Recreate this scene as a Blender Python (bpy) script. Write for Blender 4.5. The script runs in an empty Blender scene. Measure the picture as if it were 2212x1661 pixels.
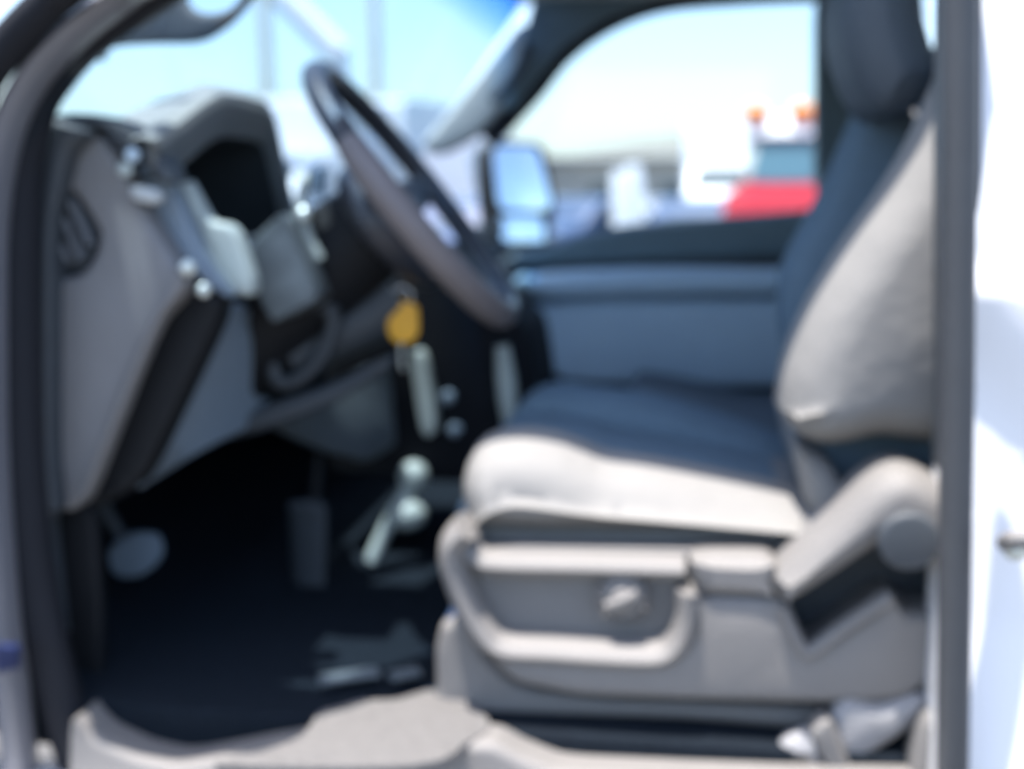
import bpy, bmesh, math, random
from mathutils import Vector, Matrix
from mathutils.geometry import delaunay_2d_cdt
random.seed(7)
S = bpy.context.scene
COL = S.collection
R = math.radians
# ------------------------------------------------------------------ camera
# x = towards the rear of the truck, y = across the cab to the passenger side, z = up
FPX, CX, CY = 2557.0, 1106.0, 830.5
YAW, PITCH = R(8.5), R(9.0)
CAM = Vector((-0.23, -1.12, 1.50))
FW = Vector((-math.sin(YAW)*math.cos(PITCH), math.cos(YAW)*math.cos(PITCH), -math.sin(PITCH)))
RT = Vector((math.cos(YAW), math.sin(YAW), 0))
UP = RT.cross(FW)
cd = bpy.data.cameras.new('camera')
cd.sensor_width = 17.3; cd.lens = 17.3*FPX/2212
cd.clip_start = 0.02; cd.clip_end = 5000
cd.dof.use_dof = True; cd.dof.focus_distance = 0.56; cd.dof.aperture_fstop = 1.75
cd.dof.aperture_blades = 0
co = bpy.data.objects.new('camera', cd); COL.objects.link(co)
m = Matrix((RT, UP, -FW)).transposed().to_4x4(); m.translation = CAM
co.matrix_world = m
S.camera = co

def ray(px, py):
    return FW*FPX + RT*(px-CX) - UP*(py-CY)
def Y(px, py, y):                 # point on the lengthwise plane at depth y
    d = ray(px, py); return CAM + d*((y-CAM.y)/d.y)
def X(px, py, x):                 # point on the cross plane at x
    d = ray(px, py); return CAM + d*((x-CAM.x)/d.x)
def Z(px, py, z):
    d = ray(px, py); return CAM + d*((z-CAM.z)/d.z)

# ------------------------------------------------------------------ materials
def mat(name, col, rough=.5, metal=0, var=.12, scale=30, bump=.0, bscale=200, coat=0, spec=.5, sheen=0, trans=None):
    m = bpy.data.materials.new(name); m.use_nodes = True
    nt = m.node_tree; b = nt.nodes['Principled BSDF']
    b.inputs['Roughness'].default_value = rough
    b.inputs['Metallic'].default_value = metal
    b.inputs['Specular IOR Level'].default_value = spec
    b.inputs['Coat Weight'].default_value = coat
    b.inputs['Coat Roughness'].default_value = .04
    b.inputs['Sheen Weight'].default_value = sheen
    tc = nt.nodes.new('ShaderNodeTexCoord')
    n = nt.nodes.new('ShaderNodeTexNoise'); n.inputs['Scale'].default_value = scale; n.inputs['Detail'].default_value = 5
    nt.links.new(tc.outputs['Object'], n.inputs['Vector'])
    mx = nt.nodes.new('ShaderNodeMix'); mx.data_type = 'RGBA'
    mx.inputs[6].default_value = (*[c*(1-var) for c in col], 1)
    mx.inputs[7].default_value = (*[min(1, c*(1+var)) for c in col], 1)
    nt.links.new(n.outputs['Fac'], mx.inputs[0]); nt.links.new(mx.outputs[2], b.inputs['Base Color'])
    if bump:
        n2 = nt.nodes.new('ShaderNodeTexNoise'); n2.inputs['Scale'].default_value = bscale
        nt.links.new(tc.outputs['Object'], n2.inputs['Vector'])
        bp = nt.nodes.new('ShaderNodeBump'); bp.inputs['Strength'].default_value = bump; bp.inputs['Distance'].default_value = .004
        nt.links.new(n2.outputs['Fac'], bp.inputs['Height']); nt.links.new(bp.outputs['Normal'], b.inputs['Normal'])
    return m
def glass(name, tint, band=None, gloss=.04):
    m = bpy.data.materials.new(name); m.use_nodes = True
    nt = m.node_tree; nt.nodes.clear()
    o = nt.nodes.new('ShaderNodeOutputMaterial'); t = nt.nodes.new('ShaderNodeBsdfTransparent')
    t.inputs[0].default_value = (*tint, 1)
    if band:                       # blue shade band along the top of a windscreen, by height
        z0, z1, bc = band
        g = nt.nodes.new('ShaderNodeNewGeometry'); sp = nt.nodes.new('ShaderNodeSeparateXYZ')
        nt.links.new(g.outputs['Position'], sp.inputs[0])
        mr = nt.nodes.new('ShaderNodeMapRange'); mr.inputs[1].default_value = z0; mr.inputs[2].default_value = z1
        nt.links.new(sp.outputs['Z'], mr.inputs[0])
        mx = nt.nodes.new('ShaderNodeMix'); mx.data_type = 'RGBA'
        mx.inputs[6].default_value = (*tint, 1); mx.inputs[7].default_value = (*bc, 1)
        nt.links.new(mr.outputs[0], mx.inputs[0]); nt.links.new(mx.outputs[2], t.inputs[0])
    gl = nt.nodes.new('ShaderNodeBsdfGlossy'); gl.inputs['Roughness'].default_value = .02
    ms = nt.nodes.new('ShaderNodeMixShader'); ms.inputs[0].default_value = gloss
    nt.links.new(t.outputs[0], ms.inputs[1]); nt.links.new(gl.outputs[0], ms.inputs[2]); nt.links.new(ms.outputs[0], o.inputs[0])
    return m
M = dict(
    grey=mat('grey_plastic', (.165, .157, .15), .6, bump=.25, bscale=900, var=.06),
    greyd=mat('grey_dash_plastic', (.195, .188, .187), .55, bump=.25, bscale=900, var=.06),
    lid=mat('slate_plastic', (.48, .58, .65), .45, bump=.2, bscale=900, var=.06),
    dark=mat('dark_trim', (.045, .053, .062), .55, bump=.2, bscale=900),
    hood=mat('hood_trim', (.23, .23, .215), .6, bump=.2, bscale=900),
    jamb=mat('jamb_shaded_paint', (.14, .14, .155), .4, coat=.5, var=.02),  # white body paint greyed; shade of the jamb put into the colour
    stack=mat('stack_black', (.010, .011, .014), .85, spec=.15),
    void=mat('gauge_black', (.03, .037, .043), .9, spec=.05),
    knee=mat('knee_plastic', (.085, .10, .11), .5, bump=.2, bscale=900),
    beltline=mat('beltline_trim', (.11, .155, .17), .5, bump=.2, bscale=900),
    seal=mat('pillar_seal', (.05, .053, .058), .5),
    rimarc=mat('rim_arc_vinyl', (.165, .145, .145), .5, bump=.2, bscale=500),
    mid=mat('mid_trim', (.19, .235, .28), .5, bump=.2, bscale=900),
    black=mat('black_plastic', (.010, .011, .013), .6, spec=.2),
    rubber=mat('black_rubber', (.012, .013, .017), .7, spec=.2),
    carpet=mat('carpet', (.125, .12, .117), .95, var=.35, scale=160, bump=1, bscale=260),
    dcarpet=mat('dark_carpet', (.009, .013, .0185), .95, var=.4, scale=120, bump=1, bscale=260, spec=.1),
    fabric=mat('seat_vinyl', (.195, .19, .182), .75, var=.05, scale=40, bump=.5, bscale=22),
    shadecloth=mat('seat_shaded_cloth', (.12, .175, .22), .85, var=.12, scale=60, bump=.4, bscale=300),  # inner seat and far bolsters: cab shade put into a dark blue colour
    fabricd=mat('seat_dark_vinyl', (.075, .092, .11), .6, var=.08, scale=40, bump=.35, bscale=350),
    silver=mat('silver_trim', (.62, .66, .63), .38, metal=.85, var=.04),
    pale=mat('pale_trim', (.40, .44, .41), .45, var=.05),
    chrome=mat('chrome', (.85, .85, .85), .16, metal=1, var=.02),
    white=mat('white_paint', (.80, .80, .81), .35, coat=1, var=.01, scale=3),
    leather=mat('wheel_leather', (.035, .037, .046), .36, bump=.2, bscale=500),
    headliner=mat('headliner', (.42, .42, .41), .9, bump=.4, bscale=500),
    visor=mat('visor_cloth', (.13, .133, .14), .85, bump=.4, bscale=500),
    ptrim=mat('pillar_trim', (.50, .51, .49), .7, bump=.2, bscale=500),
    yellow=mat('yellow_tag', (.85, .42, .03), .5, var=.05),
    red=mat('red_paint', (.34, .02, .035), .75, coat=0, spec=.15, var=.03, scale=3),
    blue=mat('blue_label', (.004, .012, .06), .5),
    amber=mat('amber_lens', (.85, .26, .03), .2, var=.05),
    tyre=mat('tyre', (.03, .03, .03), .8),
    asphalt=mat('asphalt', (.095, .092, .088), .9, var=.3, scale=2.5, bump=.5, bscale=60),
    hill=mat('dry_hill', (.16, .155, .13), .95, var=.4, scale=.05),
    wood=mat('pole_wood', (.72, .68, .55), .9, var=.2, scale=9),
    wall=mat('pale_wall', (.40, .37, .33), .9, var=.08, scale=1),
    roofm=mat('metal_roof', (.60, .60, .61), .5, var=.1, scale=1),
    dglass=mat('dark_window', (.03, .06, .08), .08, var=.02, spec=.6),
    bglass=mat('blue_green_window', (.06, .14, .18), .1, var=.1, spec=.6),
    mirror=mat('mirror_glass', (.86, .92, .95), .02, metal=1, var=0),
    leaf=mat('leaf', (.06, .10, .035), .7, var=.4, scale=3),
    bark=mat('bark', (.12, .09, .06), .9),
    grille=mat('grille', (.06, .06, .065), .4),
    belt=mat('belt_web', (.27, .27, .28), .8, bump=.6, bscale=700),
    windscreen=glass('windscreen_glass', (.72, .80, .85), (1.85, 1.96, (.03, .36, .78)), .05),
    sideglass=glass('side_glass', (.82, .87, .89), None, .03),
)

# ------------------------------------------------------------------ builders
def link(name, me, material, parent=None, smooth=True):
    me.materials.append(material)
    if smooth:
        for p in me.polygons: p.use_smooth = True
        try: me.set_sharp_from_angle(angle=R(50))
        except Exception: pass
    o = bpy.data.objects.new(name, me); COL.objects.link(o)
    if parent is not None:
        o.parent = parent
    return o
def empty(name, parent=None):
    o = bpy.data.objects.new(name, None); COL.objects.link(o); o.empty_display_size = .1
    if parent is not None: o.parent = parent
    return o
def mesh(bm, name):
    bmesh.ops.recalc_face_normals(bm, faces=bm.faces)
    me = bpy.data.meshes.new(name); bm.to_mesh(me); bm.free(); return me
def spline(pts, n=6, closed=True):
    P = [Vector(p) for p in pts]; N = len(P); out = []
    rng = range(N) if closed else range(N-1)
    for i in rng:
        if closed: a, b, c, d = P[i-1], P[i], P[(i+1) % N], P[(i+2) % N]
        else: a, b, c, d = P[max(i-1, 0)], P[i], P[i+1], P[min(i+2, N-1)]
        for k in range(n):
            t = k/n
            out.append(.5*((2*b)+(c-a)*t+(2*a-5*b+4*c-d)*t*t+(3*b-a-3*c+d)*t**3))
    if not closed: out.append(P[-1])
    return out
def chamfer(pts, f=.18, lim=1e9):       # soften the corners of a polygon
    N = len(pts); out = []
    for i in range(N):
        a, b, c = pts[i-1], pts[i], pts[(i+1) % N]
        l1 = min((a-b).length*f, lim); l2 = min((c-b).length*f, lim)
        p, q = b+(a-b).normalized()*l1, b+(c-b).normalized()*l2
        for t in (0, .33, .67, 1): out.append((1-t)**2*p+2*t*(1-t)*b+t*t*q)
    return out
def puff_into(bm, pts, n, t, r, rf=None, K=5, depth=None):
    """outline pts (3D, roughly planar), extruded by t along n, edges rounded by r (near) and rf (far)."""
    n = Vector(n).normalized(); rf = r if rf is None else rf
    d1 = depth if depth is not None else min(r, t*.5)
    d2 = min(rf, t-d1)
    u = n.orthogonal().normalized(); v = n.cross(u)
    q = [(p.dot(u), p.dot(v), p.dot(n)) for p in pts]; N = len(q)
    area = sum(q[i][0]*q[(i+1) % N][1]-q[(i+1) % N][0]*q[i][1] for i in range(N))
    sg = 1 if area > 0 else -1
    nor = []
    for i in range(N):
        e1 = Vector((q[i][0]-q[i-1][0], q[i][1]-q[i-1][1])); e2 = Vector((q[(i+1) % N][0]-q[i][0], q[(i+1) % N][1]-q[i][1]))
        if e1.length > 1e-9: e1.normalize()
        if e2.length > 1e-9: e2.normalize()
        e = e1+e2
        if e.length < 1e-6: e = e1
        e.normalize(); nor.append((-e.y*sg, e.x*sg))
    rmax = max(r, rf)
    lim_ = [rmax]*N
    if rmax > 0:
        seg_ = [(q[i][0], q[i][1], q[(i+1) % N][0]-q[i][0], q[(i+1) % N][1]-q[i][1]) for i in range(N)]
        seg_ = [(a, b, c, d, max(c*c+d*d, 1e-14)) for a, b, c, d in seg_]
        for i in range(N):
            lo, hi = 0.0, rmax
            for it in range(7):
                tt = hi if it == 0 else (lo+hi)/2
                X_, Y_ = q[i][0]+nor[i][0]*tt, q[i][1]+nor[i][1]*tt; lim2 = (.96*tt)**2; ok = True
                for a, b, c, d, l2 in seg_:
                    w_ = ((X_-a)*c+(Y_-b)*d)/l2; w_ = 0 if w_ < 0 else 1 if w_ > 1 else w_
                    if (X_-a-c*w_)**2+(Y_-b-d*w_)**2 < lim2: ok = False; break
                if ok:
                    lo = tt
                    if it == 0: break
                else: hi = tt
            lim_[i] = lo*.97
        for _ in range(6): lim_ = [min(lim_[i], (lim_[i-1]+lim_[i]+lim_[(i+1) % N])/3) for i in range(N)]
    secs = []
    if r > 0:
        for k in range(K+1):
            a = k/K*math.pi/2; secs.append((d1*(1-math.cos(a)), r*(1-math.sin(a))))
    else: secs.append((0, 0))
    if rf > 0:
        for k in range(K, -1, -1):
            a = k/K*math.pi/2; secs.append((t-d2*(1-math.cos(a)), rf*(1-math.sin(a))))
    else: secs.append((t, 0))
    rings = []
    for dz, ins in secs:
        rings.append([bm.verts.new(u*(q[i][0]+nor[i][0]*min(ins, lim_[i]))+v*(q[i][1]+nor[i][1]*min(ins, lim_[i]))+n*(q[i][2]+dz)) for i in range(N)])
    for a, b in zip(rings, rings[1:]):
        for i in range(N):
            bm.faces.new((a[i], a[(i+1) % N], b[(i+1) % N], b[i]))
    for ring in (rings[0], rings[-1]):
        c2 = [Vector((v_.co.dot(u), v_.co.dot(v))) for v_ in ring]; h = ring[0].co.dot(n)
        vs, es, fs, ov, oe, of = delaunay_2d_cdt(c2, [(i, (i+1) % N) for i in range(N)], [], 1, 1e-7)
        mp = []
        for i, p in enumerate(vs):
            mp.append(ring[ov[i][0]] if ov[i] else bm.verts.new(u*p[0]+v*p[1]+n*h))
        for f in fs:
            try: bm.faces.new([mp[i] for i in f])
            except Exception: pass
def puff(name, pts, n, t, r, material, parent=None, rf=None, **k):
    bm = bmesh.new(); puff_into(bm, pts, n, t, r, rf, **k)
    return link(name, mesh(bm, name), material, parent)
def ys(name, px, y0, t, r, material, parent=None, sm=0, rf=None, f=.18, **k):
    """outline given where it is seen, standing on the lengthwise plane y0, t thick towards the far side."""
    pts = [Y(a, b, y0) for a, b in px]
    pts = spline(pts, sm) if sm else chamfer(pts, f)
    return puff(name, pts, (0, 1, 0), t, r, material, parent, rf, **k)
def xs(name, px, x0, t, r, material, parent=None, sm=0, rf=None, f=.18, n=(-1, 0, 0), **k):
    pts = [X(a, b, x0) for a, b in px]
    pts = spline(pts, sm) if sm else chamfer(pts, f)
    return puff(name, pts, n, t, r, material, parent, rf, **k)
def tube_into(bm, pts, rad, rad2=None, axis=None, seg=14, closed=False, caps=True):
    N = len(pts); rings = []
    for i, p in enumerate(pts):
        a = pts[i-1] if (i > 0 or closed) else p
        b = pts[(i+1) % N] if (i < N-1 or closed) else p
        tg = (b-a).normalized()
        ax = Vector(axis) if axis is not None else (Vector((0, 1, 0)) if abs(tg.y) < .8 else Vector((1, 0, 0)))
        s = (ax-tg*ax.dot(tg)).normalized(); w = tg.cross(s)
        r1 = rad(i/(N-1)) if callable(rad) else rad
        r2 = (rad2(i/(N-1)) if callable(rad2) else rad2) if rad2 is not None else r1
        rings.append([bm.verts.new(p+s*math.cos(2*math.pi*k/seg)*r1+w*math.sin(2*math.pi*k/seg)*r2) for k in range(seg)])
    for i in range(N if closed else N-1):
        A, B = rings[i], rings[(i+1) % N]
        for k in range(seg): bm.faces.new((A[k], A[(k+1) % seg], B[(k+1) % seg], B[k]))
    if caps and not closed:
        bm.faces.new(rings[0][::-1]); bm.faces.new(rings[-1])
def tube(name, pts, rad, material, parent=None, **k):
    bm = bmesh.new(); tube_into(bm, [Vector(p) for p in pts], rad, **k)
    return link(name, mesh(bm, name), material, parent)
def ball_into(bm, c, rx, ry, rz, seg=20):
    bmesh.ops.create_uvsphere(bm, u_segments=seg, v_segments=seg//2, radius=1, matrix=Matrix.Translation(c) @ Matrix.Diagonal((rx, ry, rz, 1)))
def ball(name, c, rx, ry, rz, material, parent=None):
    bm = bmesh.new(); ball_into(bm, c, rx, ry, rz)
    return link(name, mesh(bm, name), material, parent)
def box_into(bm, x0, x1, y0, y1, z0, z1, r=.01):
    pts = chamfer([Vector((x0, y0, z0)), Vector((x1, y0, z0)), Vector((x1, y0, z1)), Vector((x0, y0, z1))], .49, max(r*1.5, 1e-4))
    puff_into(bm, pts, (0, 1, 0), y1-y0, r, K=3)
def box(name, x0, x1, y0, y1, z0, z1, material, parent=None, r=.01):
    bm = bmesh.new(); box_into(bm, x0, x1, y0, y1, z0, z1, r)
    return link(name, mesh(bm, name), material, parent)
def prism(name, prof, y0, y1, r, material, parent=None, sm=0, f=.15):
    """side profile (x, z) extruded across the cab."""
    pts = [Vector((a, y0, b)) for a, b in prof]
    pts = spline(pts, sm) if sm else chamfer(pts, f)
    return puff(name, pts, (0, 1, 0), y1-y0, r, material, parent, K=3)
def disc_into(bm, c, n, rad, t, r=.003, seg=28):
    n = Vector(n).normalized(); u = n.orthogonal().normalized(); v = n.cross(u)
    puff_into(bm, [c+u*math.cos(2*math.pi*k/seg)*rad+v*math.sin(2*math.pi*k/seg)*rad for k in range(seg)], n, t, r, K=3)
def disc(name, c, n, rad, t, material, parent=None, r=.003):
    bm = bmesh.new(); disc_into(bm, c, n, rad, t, r)
    return link(name, mesh(bm, name), material, parent)
def tag(o, label, cat, group=None, kind=None):
    o['label'] = label; o['category'] = cat
    if group: o['group'] = group
    if kind: o['kind'] = kind
    return o

# ================================================================== the truck
T = empty('pickup_truck')
tag(T, 'white pickup truck with its front side doorway open, showing pale seat and grey dashboard', 'pickup truck')

# windscreen plane: x = WX0 + (z - 1.4) * WS
WX0, WS = -1.02, .71
wx = lambda z: WX0+(z-1.4)*WS

# --- body shell
body = empty('cab_body', T)
prism('roof', [(-.64, 1.955), (-.55, 1.965), (1.5, 1.975), (1.5, 2.01), (-.5, 2.01), (-.66, 1.985)], .125, 1.62, .012, M['white'], body)
prism('headliner', [(-.60, 1.915), (1.48, 1.925), (1.48, 1.95), (-.62, 1.95)], .14, 1.56, .01, M['headliner'], body)
box('back_wall', 1.42, 1.47, .06, 1.6, .85, 1.46, M['mid'], body)
box('back_header', 1.42, 1.47, .06, 1.6, 1.86, 1.93, M['mid'], body)
for y_ in (.06, 1.44): box('back_corner', 1.42, 1.47, y_, y_+.16, 1.46, 1.86, M['mid'], body)
box('back_window', 1.44, 1.446, .22, 1.44, 1.46, 1.86, M['sideglass'], body, r=.001)
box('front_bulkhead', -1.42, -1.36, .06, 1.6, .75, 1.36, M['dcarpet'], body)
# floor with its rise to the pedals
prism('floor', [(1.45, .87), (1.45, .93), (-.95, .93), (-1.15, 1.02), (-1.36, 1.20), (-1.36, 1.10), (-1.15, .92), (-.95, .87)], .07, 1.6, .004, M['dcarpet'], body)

# --- driver side pillar at the front of the doorway: painted flange between two rubber seals
pf = empty('front_pillar', T)
curve = lambda px, y, n=8: spline([Vector((-.63, y*.6+.19, 1.955))]+[Y(a, b, y) for a, b in px], n, False)
tube('outer_seal', curve([(270, -130), (104, 8), (10, 106), (-50, 200), (-90, 350)], -.01), .022, M['rubber'], pf, rad2=.019)
tube('painted_flange', curve([(385, -110), (268, -10), (160, 75), (70, 175), (15, 300), (-12, 480), (-15, 720), (-10, 1000), (10, 1300), (30, 1500), (60, 1800)], .03), .03, M['jamb'], pf, rad2=.013)
tube('inner_seal', curve([(430, -110), (295, 0), (168, 95), (88, 205), (52, 330), (42, 480), (42, 720), (50, 1000), (75, 1250), (115, 1450), (165, 1620), (230, 1800)], .06), .022, M['rubber'], pf, rad2=lambda t: .020+.006*t)
# pillar trim & hinge pillar inside the seal
ys('hinge_pillar', [(40, 300), (100, 250), (190, 285), (140, 330), (108, 480), (104, 700), (104, 1000), (118, 1110), (80, 1130), (110, 1400), (60, 1400), (20, 1000), (15, 500)], .085, .05, .008, M['dark'], pf, f=.2)
ys('kick_panel', [(60, 1080), (200, 1090), (215, 1300), (215, 1560), (190, 1580), (100, 1400)], .14, .02, .006, M['black'], pf)
tube('pillar_cover', curve([(480, -110), (352, -5), (205, 95), (110, 205), (75, 270)], .12), .02, M['dark'], pf, rad2=.012)
ys('hinge_label', [(-15, 1395), (32, 1400), (34, 1450), (-10, 1455)], -.02, .012, .003, M['blue'], pf)

# --- windscreen
def wp(y, z): return Vector((wx(z), y, z))
bm = bmesh.new()
puff_into(bm, chamfer([wp(.03, 1.36), wp(1.74, 1.36), wp(1.74, 1.97), wp(.06, 1.97)], .02), (-.815, 0, .579), .005, 0, 0)
ws = link('windscreen', mesh(bm, 'windscreen'), M['windscreen'], T, smooth=False)
# roof header above it
tube('roof_header', [(-.615, .12, 1.955), (-.615, 1.56, 1.955)], .028, M['headliner'], body)

# --- sun visor
ys('sun_visor', [(205, 125), (232, 100), (320, 92), (420, 88), (478, 58), (512, 25), (545, -15), (600, -80), (540, -45), (505, 6), (470, 24), (430, 24), (400, 5), (372, -60), (330, -110), (250, 0)], .30, .025, .009, M['visor'], T, sm=5)

# --- passenger side front pillar trim
pp = empty('passenger_pillar', T)
pts = [Y(a, b, 1.50) for a, b in [(905, 310), (945, 262), (1010, 185), (1070, 110), (1108, 64), (1122, 50), (1150, 55), (1160, 80), (1150, 150), (1125, 190), (1075, 245), (1030, 292), (960, 330), (925, 335)]]
puff('pillar_trim', chamfer(pts, .3), (.2, 1, 0), .05, .018, M['ptrim'], pp)
tube('grab_handle', spline([Y(a, b, 1.46) for a, b in [(1135, 95), (1125, 140), (1090, 190), (1062, 218)]], 6, False), .012, M['dark'], pp)
tube('door_seal', spline([Y(a, b, 1.53) for a, b in [(1760, -25), (1600, -18), (1430, -2), (1310, 42), (1215, 110), (1150, 190), (1095, 250), (1050, 300)]], 8, False), .022, M['rubber'], pp, rad2=.03)

ys('rail_trim', [(1085, 235), (1120, 120), (1150, 0), (1165, -80), (1800, -80), (1790, -30), (1450, -8), (1310, 38), (1215, 104), (1152, 180), (1110, 235)], 1.485, .03, .006, M['beltline'], pp, f=.15)
# --- passenger door: everything lies about the plane y = 1.5
pd = empty('passenger_door', T)
ys('door_panel', [(1010, 640), (1090, 545), (1190, 530), (1290, 496), (1370, 484), (1560, 468), (1800, 448), (2000, 440), (2000, 950), (1080, 950)], 1.52, .06, .02, M['dark'], pd, f=.25)
ys('belt_pad', [(1090, 555), (1190, 532), (1250, 512), (1295, 500), (1370, 490), (1560, 474), (1900, 450), (1900, 545), (1500, 560), (1200, 572), (1100, 572)], 1.49, .05, .012, M['beltline'], pd, f=.25)
ys('armrest', [(1110, 610), (1170, 592), (1400, 582), (1760, 585), (1900, 590), (1900, 640), (1500, 640), (1140, 650)], 1.38, .14, .02, M['lid'], pd, f=.3)
ys('door_pocket', [(1132, 652), (1900, 644), (1900, 842), (1230, 832), (1195, 812), (1158, 740)], 1.395, .14, .02, M['lid'], pd, f=.25)
ys('door_frame', [(1762, -60), (2002, -60), (2002, 460), (1762, 455)], 1.54, .06, .01, M['beltline'], pd)
ball('door_pull', Y(1132, 612, 1.36), .022, .02, .02, M['pale'], pd)
ball('speaker_knob', Y(1162, 810, 1.42), .012, .01, .012, M['silver'], pd)
pts = [Y(a, b, 1.56) for a, b in [(1060, 560), (1010, 340), (1120, 220), (1300, 55), (1450, -10), (1775, -40), (1775, 470), (1370, 500)]]
bm = bmesh.new(); puff_into(bm, pts, (0, 1, 0), .005, 0, 0)
link('window_glass', mesh(bm, 'window_glass'), M['sideglass'], pd, smooth=False)

box('lower_panel', -.98, 1.4, 1.53, 1.585, .86, 1.40, M['dark'], pd)
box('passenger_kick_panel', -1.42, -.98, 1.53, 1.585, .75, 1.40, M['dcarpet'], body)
box('passenger_scuttle', -1.42, -.96, .10, 1.585, 1.33, 1.36, M['black'], body)
# --- passenger mirror outside the glass
wm = empty('wing_mirror', T)
n_m = Vector((-1, .18, 0)).normalized()     # mirrors look back along the truck: faces +x
def mir(px, x0): return [X(a, b, x0) for a, b in px]
def mplane(px, base):                        # points on the tilted mirror face through base
    out = []
    for a, b in px:
        d = ray(a, b); t = (base-CAM).dot(n_mf)/d.dot(n_mf); out.append(CAM+d*t)
    return out
n_mf = Vector((1.1, -.60, .36)).normalized()
base = Y(1130, 400, 1.95)
puff('housing', chamfer(mplane([(1052, 318), (1070, 303), (1165, 303), (1185, 325), (1205, 440), (1200, 470), (1188, 540), (1160, 556), (1085, 550), (1068, 520)], base), .3), -n_mf, .05, .015, M['black'], wm)
puff('main_glass', chamfer(mplane([(1064, 315), (1160, 315), (1192, 440), (1180, 455), (1078, 455)], base+n_mf*.006), .2), -n_mf, .004, .001, M['mirror'], wm)
puff('convex_glass', chamfer(mplane([(1072, 466), (1172, 466), (1178, 528), (1160, 542), (1095, 540)], base+n_mf*.006), .25), -n_mf, .004, .001, M['mirror'], wm)
tube('arm', [Y(1090, 470, 1.95), Y(1060, 500, 1.75), Y(1010, 520, 1.6)], .022, M['black'], wm)

# --- dashboard
db = empty('dashboard', T)
prism('dash_shell', [(-1.30, 1.385), (-1.02, 1.405), (-.92, 1.415), (-.875, 1.40), (-.855, 1.34), (-.86, 1.25), (-.90, 1.16), (-1.0, 1.12), (-1.28, 1.12)], .17, 1.5, .02, M['dark'], db)
ys('end_panel', [(185, 278), (205, 283), (250, 335), (300, 440), (345, 520), (392, 590), (388, 640), (338, 690), (300, 770), (180, 1080), (150, 1108), (122, 1104), (106, 1000), (104, 700), (106, 608), (175, 592), (207, 545), (212, 500), (165, 425), (128, 400), (142, 325)], .115, .05, .010, M['greyd'], db, f=.3)
ys('end_panel_step', [(388, 560), (396, 620), (340, 690), (180, 1080), (160, 1095), (320, 690), (362, 628)], .100, .03, .006, M['greyd'], db, f=.25)
# left air vent
ve = [(118, 440), (165, 425), (212, 500), (207, 545), (175, 592), (125, 585), (98, 520)]
ys('air_vent', ve, .128, .03, .004, M['dark'], db, f=.3)
ys('vent_backing', [(90, 380), (200, 400), (240, 480), (240, 600), (200, 640), (90, 640)], .150, .01, .002, M['void'], db)
bm = bmesh.new()
for A, B in (((116, 472), (152, 566)), ((132, 446), (178, 560)), ((156, 434), (198, 528))):
    tube_into(bm, [Y(A[0], A[1], .118), Y(B[0], B[1], .118)], .009, .0035, axis=(0, 1, .2), seg=8)
link('vent_louvre', mesh(bm, 'vent_louvre'), M['visor'], db)
ys('dash_side_pad', [(98, 250), (150, 244), (200, 246), (262, 260), (318, 300), (352, 345), (372, 392), (350, 396), (322, 372), (290, 340), (250, 318), (228, 288), (200, 272), (168, 285), (135, 330), (105, 330)], .107, .05, .008, M['dark'], db, f=.25)
# black edge strip and knee panel on the face of the dash
ys('edge_strip', [(398, 640), (420, 610), (478, 648), (460, 710), (300, 1050), (200, 1105), (175, 1095), (330, 700)], .150, .05, .01, M['black'], db, f=.25)
pk = [Y(505, 648, .24), Y(540, 660, .32), Y(575, 760, .36), Y(590, 850, .40), Y(560, 915, .38), Y(420, 985, .26), Y(290, 1068, .175), Y(330, 960, .175), Y(455, 705, .19)]
puff('knee_panel', chamfer(pk, .25), Vector((-.55, .7, -.1)), .03, .01, M['mid'], db)
pk = [Y(590, 905, .40), Y(700, 850, .50), Y(840, 770, .62), Y(862, 960, .62), Y(800, 1000, .56), Y(700, 975, .50), Y(600, 930, .42)]
puff('lower_panel', chamfer(pk, .25), Vector((-.6, .75, -.1)), .03, .01, M['knee'], db)
ys('knee_bar', [(440, 935), (560, 880), (720, 830), (830, 770), (840, 800), (720, 875), (580, 930), (450, 960)], .36, .05, .01, M['dark'], db, f=.3)
# instrument hood: an arch seen at an angle, top lit through the windscreen
def arch(x, y0, y1, z0, zt, n=22):
    out = []
    for k in range(n+1):
        a = math.pi*k/n
        c, s = math.cos(a), math.sin(a)
        cc = abs(c)**.6*(1 if c > 0 else -1); ss = abs(s)**.6
        out.append(Vector((x, (y0+y1)/2-cc*(y1-y0)/2, z0+(zt-z0)*ss)))
    return out
HOOD = [(320, 297), (330, 291), (380, 258), (440, 214), (478, 198), (530, 208), (575, 222), (592, 250), (606, 310), (625, 400), (640, 470)]
hl = spline([X(a, b, -.80) for a, b in HOOD], 4, False)
hc = Vector((-.80, sum(p.y for p in hl)/len(hl), 1.36))
def ring_(x, k, dz):
    return [Vector((x, hc.y+(p.y-hc.y)*k, hc.z+(p.z-hc.z)*k+dz)) for p in hl]
bm = bmesh.new()
rows = [ring_(-.825, .995, -.003), ring_(-.81, 1.0, 0), ring_(-.797, .985, 0), ring_(-.795, .95, 0)]
V = [[bm.verts.new(p) for p in r_] for r_ in rows]
for A, B in zip(V, V[1:]):
    for k in range(len(A)-1): bm.faces.new((A[k], A[k+1], B[k+1], B[k]))
link('instrument_hood', mesh(bm, 'instrument_hood'), M['hood'], db)
bm = bmesh.new()
V = [[bm.verts.new(p) for p in r_] for r_ in (ring_(-.805, .80, 0), ring_(-.90, .77, -.003), ring_(-.95, .74, -.01))]
for A, B in zip(V, V[1:]):
    for k in range(len(A)-1): bm.faces.new((A[k], A[k+1], B[k+1], B[k]))
link('hood_liner', mesh(bm, 'hood_liner'), M['void'], db)
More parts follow.
